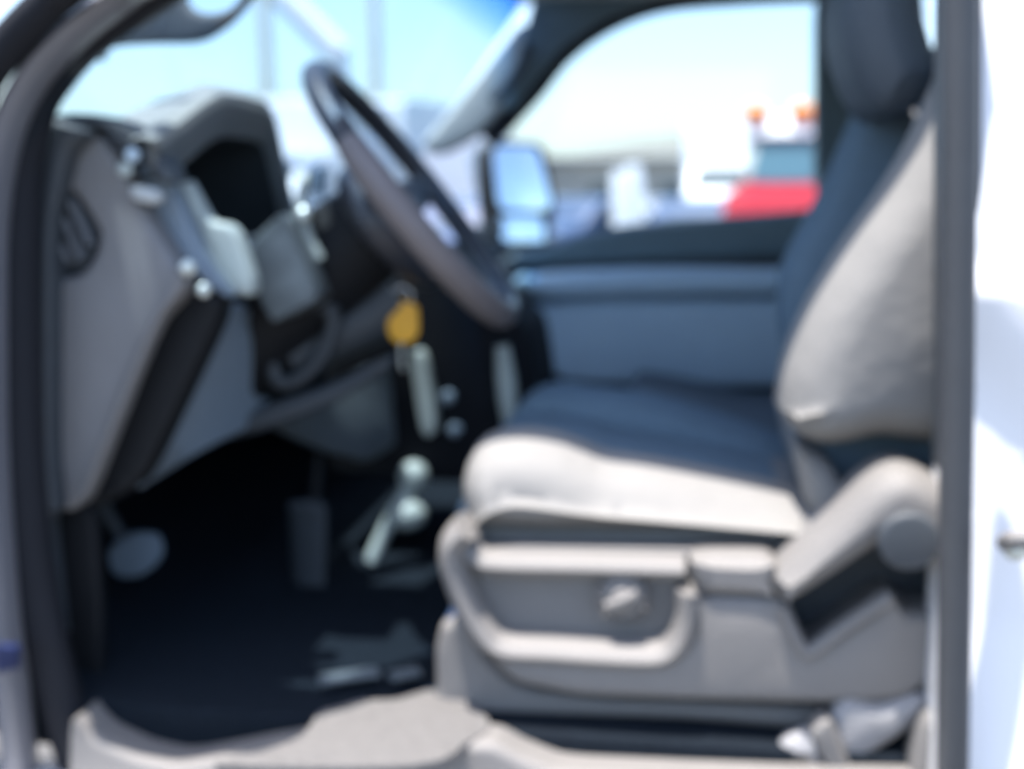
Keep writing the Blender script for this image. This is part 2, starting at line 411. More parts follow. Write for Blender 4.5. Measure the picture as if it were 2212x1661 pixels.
# pale top of the hood: slopes down to the outboard side, thick shell running forward
ht = [X(326, 312, -.80), X(400, 258, -.80), X(474, 206, -.80), X(535, 214, -.80), X(580, 228, -.80), X(545, 203, -.90), X(488, 190, -.90), X(434, 184, -.90), X(345, 220, -.90), X(262, 256, -.90)]
bm = bmesh.new()
tp = [bm.verts.new(p+Vector((0, 0, .003))) for p in ht]; bt = [bm.verts.new(p-Vector((0, -.004, .022))) for p in ht]
for k in range(4):
    bm.faces.new((tp[k], tp[k+1], tp[8-k], tp[9-k])); bm.faces.new((bt[k], bt[9-k], bt[8-k], bt[k+1]))
for k in range(10):
    bm.faces.new((tp[k], bt[k], bt[(k+1) % 10], tp[(k+1) % 10]))
link('hood_top', mesh(bm, 'hood_top'), M['hood'], db)
bm = bmesh.new()
V = [[bm.verts.new(p) for p in r_] for r_ in (ring_(-.795, .95, 0), ring_(-.797, .90, 0), ring_(-.805, .80, 0))]
for A, B in zip(V, V[1:]):
    for k in range(len(A)-1): bm.faces.new((A[k], A[k+1], B[k+1], B[k]))
link('hood_rim', mesh(bm, 'hood_rim'), M['knee'], db)
bm = bmesh.new()
puff_into(bm, ring_(-.93, .90, -.005), (-1, 0, 0), .02, .002)
link('gauge_cluster', mesh(bm, 'gauge_cluster'), M['void'], db)
for y_ in (hc.y-.08, hc.y+.09):
    disc('gauge', Vector((-.925, y_, 1.40)), (1, 0, 0), .052, .006, M['lid'], db, r=.002)
# trim strips on the dash face
def strip(name, pts, w1, w2, m_, par, n=8, ax=(0, 0, 1)):
    return tube(name, spline(pts, n, False), w1, m_, par, rad2=w2, axis=ax)
ys('bezel_strip', [(372, 398), (400, 386), (448, 478), (488, 483), (508, 500), (548, 612), (540, 642), (490, 632), (432, 532)], .185, .03, .006, M['pale'], db, f=.3)
ys('shroud_lit_panel', [(548, 510), (610, 455), (655, 560), (690, 650), (590, 700), (556, 650), (530, 560)], .27, .06, .008, M['knee'], db, f=.25)  # lighter panel: sunlit top of the column shroud put into its colour
for (px, py, y_, rr, nm) in [(268, 366, .098, .013, 'pale'), (283, 335, .098, .013, 'lid'), (402, 577, .11, .015, 'silver'), (437, 626, .13, .013, 'silver')]:
    c = Y(px, py, y_)
    bm = bmesh.new(); disc_into(bm, c, (.6, -.8, 0), rr*.6, .012, .004)
    link('knob', mesh(bm, 'knob'), M[nm], db)  # pale ones lightened to stand in for sunlight on them
bm = bmesh.new(); puff_into(bm, spline([Y(a, b, .098) for a, b in [(285, 402), (325, 408), (342, 425), (330, 440), (295, 434), (280, 418)]], 4), (0, 1, 0), .02, .005)
link('switch', mesh(bm, 'switch'), M['ptrim'], db)  # light tone stands in for sun falling on the switch
ys('switch_panel', [(300, 350), (345, 345), (368, 400), (405, 480), (440, 560), (500, 648), (440, 615), (395, 560), (345, 480), (300, 395)], .15, .03, .006, M['mid'], db, f=.25)

# --- centre stack
cs = empty('centre_stack', T)
ys('stack_body', [(700, 720), (760, 640), (900, 560), (1000, 590), (1075, 650), (1138, 720), (1160, 860), (1130, 980), (1000, 1050), (700, 1020)], .67, .28, .02, M['stack'], cs, f=.2)
ys('trim_bar', [(884, 765), (902, 755), (918, 770), (942, 900), (940, 935), (922, 945), (908, 930)], .64, .03, .004, M['pale'], cs, f=.3)
bm = bmesh.new()
A, B = Y(1086, 748, .64), Y(1104, 925, .64)
tube_into(bm, [A+(B-A)*t/60 for t in range(61)], lambda t: .010+.005*math.sin(t*math.pi)+.002*math.sin(t*100), .012, axis=(1, 0, 0))
link('ribbed_bar', mesh(bm, 'ribbed_bar'), M['pale'], cs)
for px, py in ((912, 830), (925, 905), (965, 860), (980, 930)):
    disc('stack_button', Y(px-2 if px < 950 else px, py, .655), (0, 1, 0), .010, .02, M['mid'], cs)

# --- steering column and wheel
sc = empty('steering_column', T)
wc = Y(896, 420, .42)
wax = Vector((math.cos(R(38)), .05, math.sin(R(38)))).normalized()      # wheel axis, towards the driver
tube('shroud', [wc-wax*.05, wc-wax*.12, wc-wax*.24, wc-wax*.36], lambda t: .062+.03*t, M['black'], sc, seg=20)
ring_c = Y(655, 745, .36)
pts = [Y(a, b, .36) for a, b in [(600, 735), (625, 690), (690, 665), (720, 680), (700, 760), (650, 815), (605, 825), (590, 785)]]
tube('brake_release', spline(pts, 5), .010, M['dark'], sc, closed=True)
tube('lower_cover', spline([Y(620, 770, .39), Y(700, 730, .41), Y(800, 680, .43), Y(860, 640, .44)], 6, False), lambda t: .032+.012*t, M['dark'], sc, seg=18)
strip('stalk', [Y(660, 380, .36), Y(650, 440, .33), Y(664, 505, .32), Y(690, 560, .32)], .007, .007, M['pale'], sc)
ball('stalk_end', Y(656, 465, .32), .012, .012, .012, M['silver'], sc)
sw = empty('steering_wheel', T)
e1 = (Vector((0, 1, 0))-wax*wax.y).normalized(); e2 = wax.cross(e1).normalized()
if e2.z < 0: e2 = -e2
RW = .197
rp = [wc+e1*math.cos(a)*RW+e2*math.sin(a)*RW for a in [2*math.pi*k/72 for k in range(72)]]
bm = bmesh.new(); tube_into(bm, rp, .0165, .016, axis=tuple(wax), closed=True, seg=16)
link('rim', mesh(bm, 'rim'), M['leather'], sw)
gp = [wc+e1*math.cos(a)*(RW+.001)+e2*math.sin(a)*(RW+.001) for a in [R(160+104*k/30) for k in range(31)]]
bm = bmesh.new(); tube_into(bm, gp, lambda t: .020-.003*abs(2*t-1)**6, lambda t: .0205-.004*abs(2*t-1)**6, axis=tuple(wax), seg=18)
link('rim_arc', mesh(bm, 'rim_arc'), M['rimarc'], sw)  # lighter grey-brown arc on the near lower rim
def spoke(a0, wd):
    d = e1*math.cos(a0)+e2*math.sin(a0)
    pts = [wc-wax*.03+d*.05, wc-wax*.026+d*.11, wc-wax*.012+d*.165, wc+d*.2]
    tube('spoke', spline(pts, 5, False), .008, M['leather'], sw, rad2=lambda t: wd*(1-.45*t), axis=tuple(wax))
spoke(R(8), .034); spoke(R(172), .034); spoke(R(250), .022); spoke(R(290), .022)
hub = [wc-wax*.055+e1*math.cos(a)*.085*(1+.1*math.cos(2*a))+e2*(math.sin(a)*.075-.01) for a in [2*math.pi*k/36 for k in range(36)]]
hub = [wc+(p-wc)*1.3 for p in hub]
puff('hub_pad', hub, tuple(wax), .05, .02, M['leather'], sw)

# --- pedals and floor lever
pe = empty('brake_pedal', T)
c = Y(296, 1205, .32)
bm = bmesh.new(); puff_into(bm, spline([Y(a, b, .32) for a, b in [(240, 1190), (290, 1160), (345, 1165), (352, 1205), (310, 1245), (258, 1250), (238, 1225)]], 4), (-.5, .8, .3), .015, .006)
link('pedal_pad', mesh(bm, 'pedal_pad'), M['mid'], pe)
tube('pedal_arm', [c+Vector((-.02, .02, 0)), c+Vector((-.10, .04, .12)), c+Vector((-.14, .05, .3))], .01, M['dark'], pe)
pe = empty('accelerator_pedal', T)
bm = bmesh.new(); puff_into(bm, [Y(a, b, .50) for a, b in [(635, 1100), (705, 1095), (700, 1320), (650, 1330)]], (-.6, .6, .3), .02, .004)
link('pedal_pad', mesh(bm, 'pedal_pad'), M['dark'], pe)
tube('pedal_arm', [Y(675, 1150, .53), Y(690, 980, .56)], .009, M['black'], pe)
gl = empty('floor_lever', T)
tube('lever_rod', spline([Y(800, 1215, .60), Y(835, 1140, .62), Y(880, 1060, .64), Y(905, 1000, .66)], 6, False), .011, M['pale'], gl)
ball('lever_knob', Y(893, 1028, .65), .024, .022, .024, M['pale'], gl)
ball('lever_collar', Y(878, 1112, .63), .032, .026, .024, M['pale'], gl)

# --- driver seat
ds = empty('driver_seat', T)
cush = [(980, 1060), (990, 1000), (1028, 962), (1105, 950), (1190, 962), (1250, 984), (1300, 1003), (1400, 1018), (1550, 1048), (1700, 1082), (1800, 1110), (1850, 1150), (1800, 1168), (1500, 1176), (1200, 1174), (1070, 1168), (1003, 1130)]
puff('cushion', spline([Y(a, b+(38 if b < 1150 else 5), .125) for a, b in cush], 5), (0, 1, .13), .13, .05, M['fabric'], ds, rf=.03, depth=.07)
ins = [(1010, 1040), (1020, 1000), (1060, 975), (1130, 968), (1250, 990), (1320, 1012), (1550, 1056), (1700, 1090), (1800, 1120), (1800, 1200), (1040, 1190)]
ys('cushion_shaded_insert', ins, .25, .27, .02, M['shadecloth'], ds, sm=5)  # darker than the side vinyl to stand for the roof's shade
ys('cushion_bolster', [(1090, 940), (1120, 880), (1180, 855), (1260, 862), (1400, 880), (1560, 925), (1700, 975), (1760, 1010), (1700, 1100), (1120, 1080)], .50, .16, .035, M['shadecloth'], ds, sm=5)
ys('cushion_base', [(1022, 1120), (1800, 1130), (1800, 1260), (1040, 1240)], .165, .4, .02, M['fabric'], ds)
back = [(1700, 900), (1712, 820), (1745, 730), (1795, 632), (1870, 515), (1950, 402), (2010, 300), (2060, 190), (2110, 110), (2200, 110), (2300, 200), (2280, 500), (2230, 800), (2190, 1060), (2120, 1110), (1850, 1090), (1790, 1060), (1740, 1010), (1710, 960)]
backn = back[:13]+[(2200, 985), (2100, 990), (2000, 978), (1920, 968), (1850, 982), (1790, 985), (1740, 965), (1708, 925)]
puff('backrest', spline([Y(a, b, .115) for a, b in backn], 5), (-.05, 1, .02), .14, .05, M['fabric'], ds, rf=.03, depth=.075)
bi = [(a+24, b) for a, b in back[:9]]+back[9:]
ys('backrest_shaded_insert', bi, .23, .26, .02, M['shadecloth'], ds, sm=5)
ys('backrest_bolster', [(1688, 640), (1706, 560), (1778, 425), (1850, 262), (1905, 150), (2000, 100), (2150, 120), (2150, 500), (2050, 900), (1830, 930), (1740, 860), (1698, 760)], .47, .13, .035, M['shadecloth'], ds, sm=5)
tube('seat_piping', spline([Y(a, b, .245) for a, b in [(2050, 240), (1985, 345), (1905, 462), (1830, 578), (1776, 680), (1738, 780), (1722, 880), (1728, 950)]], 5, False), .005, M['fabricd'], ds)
ys('headrest', [(1822, 30), (1835, -90), (1900, -140), (1980, -120), (2006, 0), (2030, 90), (2045, 160), (2000, 225), (1910, 238), (1850, 150)], .28, .25, .05, M['fabricd'], ds, sm=5)  # dark vinyl stands for the shade on the headrest
for dy in (.34, .43):
    tube('headrest_post', [Y(1960, 200, dy), Y(2020, 330, dy)], .007, M['chrome'], ds)
ys('backrest_lower', [(1715, 960), (1790, 1000), (1830, 1060), (1870, 1130), (1780, 1140), (1740, 1090)], .15, .3, .02, M['fabric'], ds, f=.3)
# side cover of the seat base
V_ = M['grey']
ys('side_cover', [(1010, 1290), (1060, 1385), (1150, 1415), (1450, 1420), (1495, 1380), (1505, 1290), (1680, 1292), (1705, 1312), (1728, 1392), (1750, 1412), (1925, 1292), (1960, 1330), (2040, 1330), (2034, 1420), (2010, 1480), (1960, 1512), (1880, 1526), (1500, 1518), (1250, 1508), (1110, 1480), (1050, 1420)], .085, .09, .012, V_, ds, f=.22)
ys('pocket_back', [(1000, 1180), (1700, 1190), (1700, 1420), (1060, 1420)], .120, .03, .004, V_, ds)
def rim(name, px, y_, w, h, n=8):
    return tube(name, spline([Y(a, b, y_) for a, b in px], n, False), w, V_, ds, rad2=h, axis=(0, 1, 0))
rim('pocket_rim', [(1012, 1135), (985, 1165), (985, 1215), (1010, 1285), (1048, 1350), (1095, 1385), (1200, 1393), (1350, 1402), (1430, 1400), (1468, 1372), (1488, 1320), (1490, 1262)], .115, .04, .016)
rim('top_rim', [(1000, 1165), (1030, 1196), (1075, 1210), (1250, 1214), (1480, 1220)], .125, .03, .014)
ys('top_block', [(1484, 1206), (1670, 1208), (1684, 1245), (1680, 1298), (1520, 1295), (1500, 1270)], .082, .09, .02, V_, ds, f=.3)
ys('recess_shade_plate', [(1660, 1210), (1760, 1120), (1850, 1110), (2060, 1150), (2060, 1340), (1950, 1300), (1800, 1370), (1740, 1400), (1700, 1320)], .165, .03, .005, M['dark'], ds, f=.2)  # dark plate behind the lever; the recess's shade put into its colour
rim('recess_lip', [(1690, 1310), (1706, 1350), (1728, 1392), (1750, 1404), (1830, 1348), (1925, 1284)], .092, .014, .008)
# recline lever: broad arm with a rounded pivot end
ys('recline_lever', [(1668, 1262), (1700, 1225), (1800, 1135), (1880, 1055), (1945, 1022), (2010, 1035), (2060, 1080), (2070, 1160), (2040, 1215), (1985, 1222), (1930, 1190), (1880, 1210), (1790, 1270), (1712, 1316), (1685, 1305)], .06, .10, .028, V_, ds, sm=4, rf=.004, depth=.04)
disc('pivot_cap', Y(1965, 1172, .052), (0, 1, 0), .030, .012, M['dark'], ds, r=.006)
# seat adjuster knob with lobes
kc = Y(1345, 1285, .10)
bm = bmesh.new()
disc_into(bm, kc+Vector((0, .0, -.004)), (0, 1, 0), .027, .05, .010)
for k in range(16):
    a = 2*math.pi*k/16
    ball_into(bm, kc+Vector((math.cos(a)*.026, .006, math.sin(a)*.026-.004)), .0035, .010, .0035, 8)
tube_into(bm, [kc+Vector((-.016, -.006, -.012)), kc+Vector((0, -.009, -.004)), kc+Vector((.016, -.006, .004))], .006)
disc_into(bm, kc+Vector((0, -.008, -.004)), (0, 1, 0), .012, .02, .004)
link('adjuster_knob', mesh(bm, 'adjuster_knob'), V_, ds)
ys('front_foot', [(938, 1405), (950, 1352), (985, 1338), (1018, 1345), (1050, 1420), (1120, 1490), (1300, 1512), (1600, 1524), (1900, 1535), (1900, 1600), (1500, 1560), (1100, 1550), (1000, 1562), (925, 1560), (940, 1490)], .12, .10, .012, V_, ds, f=.25)
ys('seat_track', [(980, 1540), (1900, 1560), (1900, 1610), (980, 1600)], .17, .05, .006, M['dark'], ds)
tube('floor_strip', [Z(690, 1470, .945), Z(815, 1452, .945)], .012, M['knee'], ds, rad2=.006)  # narrow strips lying on the floor ahead of the seat
tube('floor_strip', [Z(845, 1462, .945), Z(902, 1450, .945)], .012, M['knee'], ds, rad2=.006)

# --- middle and passenger seats
ps = empty('passenger_seat', T)
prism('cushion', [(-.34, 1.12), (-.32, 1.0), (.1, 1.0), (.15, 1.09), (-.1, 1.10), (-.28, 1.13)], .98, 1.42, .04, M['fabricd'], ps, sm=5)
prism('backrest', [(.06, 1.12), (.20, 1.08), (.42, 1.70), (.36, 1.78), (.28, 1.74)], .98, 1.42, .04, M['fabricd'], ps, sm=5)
cn = empty('centre_console', T)
prism('console_box', [(-.38, .93), (-.40, 1.08), (-.34, 1.13), (.2, 1.10), (.25, .93)], .68, .92, .02, M['dark'], cn)
prism('buckle', [(.0, 1.12), (.02, 1.20), (.06, 1.20), (.08, 1.12)], .66, .69, .005, M['black'], cn)

# --- sill and floor edge, rear pillar, rear door
sl = empty('door_sill', T)
ys('sill_plate', [(150, 1540), (205, 1600), (290, 1640), (380, 1660), (640, 1612), (900, 1612), (1060, 1608), (1120, 1640), (1210, 1676), (1500, 1690), (1750, 1700), (2080, 1705), (2080, 1900), (150, 1900)], .02, .06, .012, V_, sl, f=.25)
pts = [Z(a, b, .940) for a, b in [(480, 1650), (560, 1622), (640, 1592), (672, 1560), (690, 1535), (740, 1522), (780, 1510), (850, 1508), (900, 1495), (935, 1488), (1000, 1500), (1060, 1560), (1010, 1600), (900, 1650)]]
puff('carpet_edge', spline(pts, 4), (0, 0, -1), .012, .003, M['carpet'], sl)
box('rocker_panel', -1.1, .9, -.04, .06, .55, .86, M['white'], sl, r=.03)
bp = empty('rear_pillar', T)
tube('pillar_seal', [Y(2070, -150, -.045), Y(2072, 300, -.045), Y(2068, 800, -.045), Y(2062, 1300, -.045), Y(2056, 1800, -.045)], .0165, M['seal'], bp, rad2=.0145, axis=(0, 1, 0))
ys('pillar_post', [(2062, -200), (2130, -200), (2115, 1900), (2050, 1900)], .025, .10, .01, M['dark'], bp)
ys('pillar_foot', [(1990, 1560), (2030, 1530), (2060, 1545), (2060, 1700), (1960, 1700)], .05, .05, .012, M['grey'], bp, f=.3)
sb = empty('seat_belt', T)
ys('anchor_cover', [(1800, 1545), (1830, 1515), (1900, 1535), (1990, 1505), (2010, 1530), (1960, 1590), (1840, 1665), (1800, 1610)], .075, .04, .014, M['belt'], sb, f=.3)
ys('belt_guide', [(1745, 1590), (1775, 1560), (1800, 1560), (1850, 1680), (1800, 1690)], .065, .04, .008, M['grey'], sb, f=.3)
ys('belt_end', [(1660, 1650), (1700, 1605), (1765, 1585), (1800, 1640), (1820, 1720), (1660, 1720)], .07, .04, .016, M['belt'], sb, f=.3)

rd = empty('rear_door', T)
# outer skin: sheet with a shoulder, a tucked arch below it, real thickness
bm = bmesh.new()
nx, nz = 40, 70
x0 = Y(2106, 800, -.04).x; x1 = x0+.95; z0, z1 = .86, 1.98
def skin(x, z):
    y = -.045+(z-.9)*.10
    if z > 1.42: y += (z-1.42)**2*.2+.012
    dx = x-x0
    za = 1.46-.9*max(0, dx-.005)**1.0-2.5*dx*dx   # arch line falling to the rear
    t = max(0, min(1, (za-z)/.14)); t = t*t*(3-2*t)
    y += .03*t
    if z < 1.10: y -= (1.10-z)*.08
    return y
G = [[bm.verts.new((x0+(x1-x0)*i/nx, skin(x0+(x1-x0)*i/nx, z0+(z1-z0)*j/nz), z0+(z1-z0)*j/nz)) for i in range(nx+1)] for j in range(nz+1)]
Hh = [[bm.verts.new((v.co.x, .11, v.co.z)) for v in r_] for r_ in G]
hole = lambda i, j: 8 <= i < nx-2 and 38 <= j < nz-7
for j in range(nz):
    for i in range(nx):
        if hole(i, j):
            for di, dj, a, b in ((-1, 0, (j, i), (j+1, i)), (1, 0, (j+1, i+1), (j, i+1)), (0, -1, (j, i+1), (j, i)), (0, 1, (j+1, i), (j+1, i+1))):
                if not hole(i+di, j+dj):
                    bm.faces.new((G[a[0]][a[1]], G[b[0]][b[1]], Hh[b[0]][b[1]], Hh[a[0]][a[1]]))
            continue
        bm.faces.new((G[j][i], G[j][i+1], G[j+1][i+1], G[j+1][i])); bm.faces.new((Hh[j][i], Hh[j+1][i], Hh[j+1][i+1], Hh[j][i+1]))
for j in range(nz):
    bm.faces.new((G[j][0], G[j+1][0], Hh[j+1][0], Hh[j][0])); bm.faces.new((G[j][nx], Hh[j][nx], Hh[j+1][nx], G[j+1][nx]))
for i in range(nx):
    bm.faces.new((G[0][i], Hh[0][i], Hh[0][i+1], G[0][i+1])); bm.faces.new((G[nz][i], G[nz][i+1], Hh[nz][i+1], Hh[nz][i]))
link('door_skin', mesh(bm, 'door_skin'), M['white'], rd)
box('window_glass', x0+.15, x1-.02, .07, .075, 1.45, 1.90, M['sideglass'], rd, r=.001)
tube('handle', spline([Y(2172, 1172, -.06), Y(2195, 1165, -.085), Y(2250, 1168, -.085), Y(2300, 1175, -.06)], 5, False), .008, M['grey'], rd)
ball('handle_lock', Y(2195, 1188, -.06), .012, .012, .01, M['silver'], rd)

# front wing ahead of the doorway (edge of view)
fw = empty('front_wing', T)
prism('wing_skin', [(-2.3, .95), (-2.3, 1.28), (-1.1, 1.36), (-.99, 1.36), (-1.0, .86), (-1.3, .86)], -.03, .05, .015, M['white'], fw)
prism('bonnet', [(-2.3, 1.25), (-1.5, 1.37), (-1.12, 1.375), (-1.12, 1.34), (-2.3, 1.20)], .06, 1.55, .012, M['white'], fw)

# --- key tag hanging from the column: not fixed to anything
kt = empty('key_tag')
tag(kt, 'yellow plastic key tag hanging under the steering wheel', 'key tag')
ys('tag_plate', [(838, 655), (870, 648), (903, 660), (904, 720), (888, 742), (850, 740), (836, 715)], .40, .006, .002, M['yellow'], kt, f=.25)
tube('string', spline([Y(868, 742, .403), Y(866, 775, .403), Y(872, 800, .405)], 5, False), .0025, M['silver'], kt)
tube('key_ring', [Y(870, 640, .403)+Vector((math.cos(a)*.012, 0, math.sin(a)*.012)) for a in [2*math.pi*k/24 for k in range(24)]], .0015, M['chrome'], kt, closed=True, seg=8)

# ================================================================== outside
gr = bmesh.new(); bmesh.ops.create_grid(gr, x_segments=8, y_segments=8, size=3000)
g = link('ground', mesh(gr, 'ground'), M['asphalt'], None, smooth=False); g['kind'] = 'structure'
# far hills: one rough strip of terrain
bm = bmesh.new(); prev = None
for k in range(90):
    a = R(-75+150*k/89); d = 900
    h = 14+16*(math.sin(k*.31)+math.sin(k*.13+1)*1.3+1.6)+random.uniform(-2, 2)
    c = Vector((math.sin(a)*d, math.cos(a)*d, 0)); c2 = c*1.35
    row = [bm.verts.new(c), bm.verts.new(c*1.12+Vector((0, 0, h*.6))), bm.verts.new(c2+Vector((0, 0, h))), bm.verts.new(c2*1.2)]
    if prev:
        for i in range(3): bm.faces.new((prev[i], prev[i+1], row[i+1], row[i]))
    prev = row
h = link('hills', mesh(bm, 'hills'), M['hill']); h['kind'] = 'structure'

def place(o, px, y, rz=0):
    p = Y(px, 425, y); o.location = (p.x, p.y, 0); o.rotation_euler = (0, 0, rz)
    return o
def wheels(par, xs_, hw, r=.36):
    for x in xs_:
        for s in (-1, 1):
            w = empty('wheel', par)
            disc('tyre', Vector((x, s*hw-(.11), r)), (0, 1, 0), r, .22, M['tyre'], w, r=.04)
            disc('rim', Vector((x, s*(hw+.0)-.125 if s < 0 else s*hw-.10, r)), (0, 1, 0), r*.6, .225, M['silver'], w, r=.01)
def panes(par, name, prof, y, m_, t=.012):
    for s in (-1, 1):
        pts = chamfer([Vector((a, s*y-(t if s < 0 else 0), b)) for a, b in prof], .15)
        puff(name, pts, (0, 1, 0), t+.0, .002, m_, par)
def front_panel(par, name, a, b, hw, m_, t=.015):   # sloping pane between two profile points
    a, b = Vector((a[0], 0, a[1])), Vector((b[0], 0, b[1])); d = (b-a).normalized(); n = Vector((-d.z, 0, d.x))
    if n.x > 0: n = -n
    pts = chamfer([a+Vector((0, -hw, 0)), a+Vector((0, hw, 0)), b+Vector((0, hw*.92, 0)), b+Vector((0, -hw*.92, 0))], .12)
    pts = [p+n*.006 for p in pts]
    puff(name, pts, -n, t, .003, m_, par)
# vehicles face -x in their own frame
def box_truck(label, px, y, rz, h=3.3):
    o = empty('box_truck'); tag(o, label, 'box truck', 'white trucks parked beyond the cab windows')
    prism('cab', [(-2.7, .5), (-2.75, 1.15), (-2.55, 1.45), (-2.05, 1.6), (-1.55, 2.25), (-.6, 2.3), (-.6, .5)], -1.0, 1.0, .08, M['white'], o)
    prism('cargo_box', [(-.5, .85), (-.5, h), (4.2, h), (4.2, .85)], -1.2, 1.2, .04, M['white'], o, f=.03)
    front_panel(o, 'windscreen', (-2.0, 1.66), (-1.6, 2.18), .85, M['dglass'])
    panes(o, 'side_window', [(-1.75, 1.5), (-1.4, 2.1), (-.8, 2.12), (-.8, 1.5)], 1.0, M['dglass'])
    box('bumper', -2.9, -2.72, -1.0, 1.0, .45, .7, M['chrome'], o, r=.04)
    box('grille', -2.79, -2.7, -.6, .6, .75, 1.1, M['grille'], o, r=.02)
    for s in (-.82, .82): disc('headlight', Vector((-2.80, s, .95)), (1, 0, 0), .12, .1, M['chrome'], o)
    wheels(o, (-1.9, 2.9), .95, .42)
    return place(o, px, y, rz)
def van(label, px, y, rz, paint='white', grp='white trucks parked beyond the cab windows'):
    o = empty('cargo_van'); tag(o, label, 'van', grp)
    prism('body', [(-2.6, .35), (-2.65, .95), (-2.3, 1.15), (-1.6, 1.3), (-.95, 2.0), (-.4, 2.15), (2.6, 2.15), (2.75, 1.2), (2.7, .35)], -.98, .98, .12, M[paint], o, f=.2)
    front_panel(o, 'windscreen', (-1.5, 1.37), (-1.0, 1.92), .8, M['dglass'])
    panes(o, 'side_window', [(-1.2, 1.3), (-.8, 1.85), (-.1, 1.9), (-.1, 1.3)], .98, M['dglass'])
    box('bumper', -2.75, -2.58, -.95, .95, .35, .6, M['grey'], o, r=.05)
    for s in (-.75, .75): disc('headlight', Vector((-2.68, s, .85)), (1, 0, 0), .12, .08, M['chrome'], o)
    wheels(o, (-1.75, 1.8), .92)
    return place(o, px, y, rz)
def car(label, px, y, rz, paint):
    o = empty('parked_car'); tag(o, label, 'car', 'cars parked across the lot')
    prism('body', [(-2.2, .35), (-2.25, .7), (-2.0, .88), (-1.1, .98), (-.5, 1.48), (.7, 1.5), (1.4, 1.05), (2.1, 1.0), (2.2, .6), (2.15, .35)], -.88, .88, .1, M[paint], o, f=.25)
    front_panel(o, 'windscreen', (-1.05, 1.02), (-.55, 1.42), .7, M['dglass'])
    panes(o, 'side_window', [(-.8, 1.0), (-.4, 1.4), (.6, 1.42), (1.1, 1.03)], .87, M['dglass'])
    for s in (-.65, .65): disc('headlight', Vector((-2.26, s, .68)), (1, 0, 0), .1, .08, M['chrome'], o)
    wheels(o, (-1.4, 1.35), .83, .32)
    return place(o, px, y, rz)
M['carblue'] = mat('car_blue', (.05, .08, .16), .35, coat=1, var=.02, scale=3)
M['cargrey'] = mat('car_grey', (.30, .31, .33), .35, coat=1, var=.02, scale=3)
M['carmaroon'] = mat('car_maroon', (.16, .03, .04), .35, coat=1, var=.02, scale=3)

box_truck('tall white box truck seen through the windscreen between instrument hood and steering wheel', 655, 22, R(80), 3.4)
glint_truck = box_truck('white box truck seen through the top of the steering wheel', 800, 24, R(70), 3.5)
disc('glint_ball_base', Vector((-1.4, -.80, 2.26)), (0, 0, 1), .16, .06, M['black'], glint_truck)
ball('glint_ball', Vector((-1.4, -.80, 2.50)), .28, .28, .28, M['chrome'], glint_truck)  # added chrome ball, set on the cab roof to catch a sun glint
van('white cargo van seen between steering wheel and passenger side pillar', 885, 27, R(60))
box_truck('white box truck farthest off, just ahead of the passenger mirror', 1015, 36, R(84), 3.2)
car('dark blue parked car just right of the passenger mirror', 1255, 22, R(60), 'carblue')
car('dark blue car in front of the white box trucks, seen left of the passenger mirror', 985, 15, R(80), 'carblue')
car('small dark blue car in front of the white truck beside the red truck', 1530, 22, R(75), 'carblue')
car('maroon car behind the white posts in the passenger window', 1500, 34, R(30), 'carmaroon')
car('grey car between the white posts and the white truck', 1470, 26, R(80), 'cargrey')
car('second dark blue car between mirror and white posts', 1330, 31, R(75), 'carblue')
box_truck('white truck standing beside the red truck', 1590, 28, R(84), 3.2)
def post(px, y, h, lean, label):
    o = empty('marker_post'); tag(o, label, 'marker post', 'white posts in the lot')
    tube('post_tube', [(0, 0, .05), (0, 0, h*.5), (0, 0, h-.05), (0, 0, h)], lambda t: .08 if t < .9 else .06, M['white'], o)
    disc('post_base', Vector((0, 0, 0)), (0, 0, 1), .22, .06, M['tyre'], o, r=.015)
    tube('post_band', [(0, 0, h*.45), (0, 0, h*.52)], .083, M['red'], o)
    place(o, px, y); o.rotation_euler = (0, lean, 0)
post(1356, 9, 1.72, R(-2), 'white post, the left and upright one of the pair in the passenger window')
post(1412, 9.3, 1.78, R(-6), 'white post, the leaning one of the pair in the passenger window')

# red truck with amber roof lamps at the rear end of the passenger window
rt = empty('red_truck'); tag(rt, 'red truck with pale roof, blue-green windows and amber roof lamps', 'truck')
prism('cab', [(-3.0, .5), (-3.05, 1.3), (-2.8, 1.56), (-1.5, 1.66), (-1.5, 1.72), (1.0, 1.72), (1.0, .5)], -1.1, 1.1, .06, M['red'], rt, f=.1)
prism('cab_frame', [(-1.5, 1.70), (-1.15, 2.32), (1.0, 2.32), (1.0, 1.70)], -1.05, 1.05, .05, M['pale'], rt, f=.08)
prism('roof', [(-1.3, 2.30), (-1.15, 2.58), (-.8, 2.66), (1.05, 2.66), (1.05, 2.30)], -1.09, 1.09, .06, M['white'], rt, f=.15)
front_panel(rt, 'windscreen', (-1.50, 1.70), (-1.17, 2.30), .97, M['bglass'])
panes(rt, 'side_window', [(-1.25, 1.78), (-.98, 2.26), (-.2, 2.26), (-.2, 1.78)], 1.06, M['bglass'])
panes(rt, 'rear_side_window', [(-.05, 1.78), (-.05, 2.26), (.85, 2.26), (.85, 1.78)], 1.06, M['bglass'])
for s in (-.95, -.32, .32, .95):
    ball('amber_lamp', Vector((-1.16, s, 2.64)), .15, .18, .14, M['amber'], rt)
box('bumper', -3.25, -3.02, -1.1, 1.1, .45, .8, M['chrome'], rt, r=.05)
wheels(rt, (-2.2, 2.2), 1.0, .5)
prism('flatbed', [(1.1, 1.0), (1.1, 1.2), (4.5, 1.2), (4.5, 1.0)], -1.15, 1.15, .03, M['grille'], rt)
place(rt, 1790, 17.0, R(80))

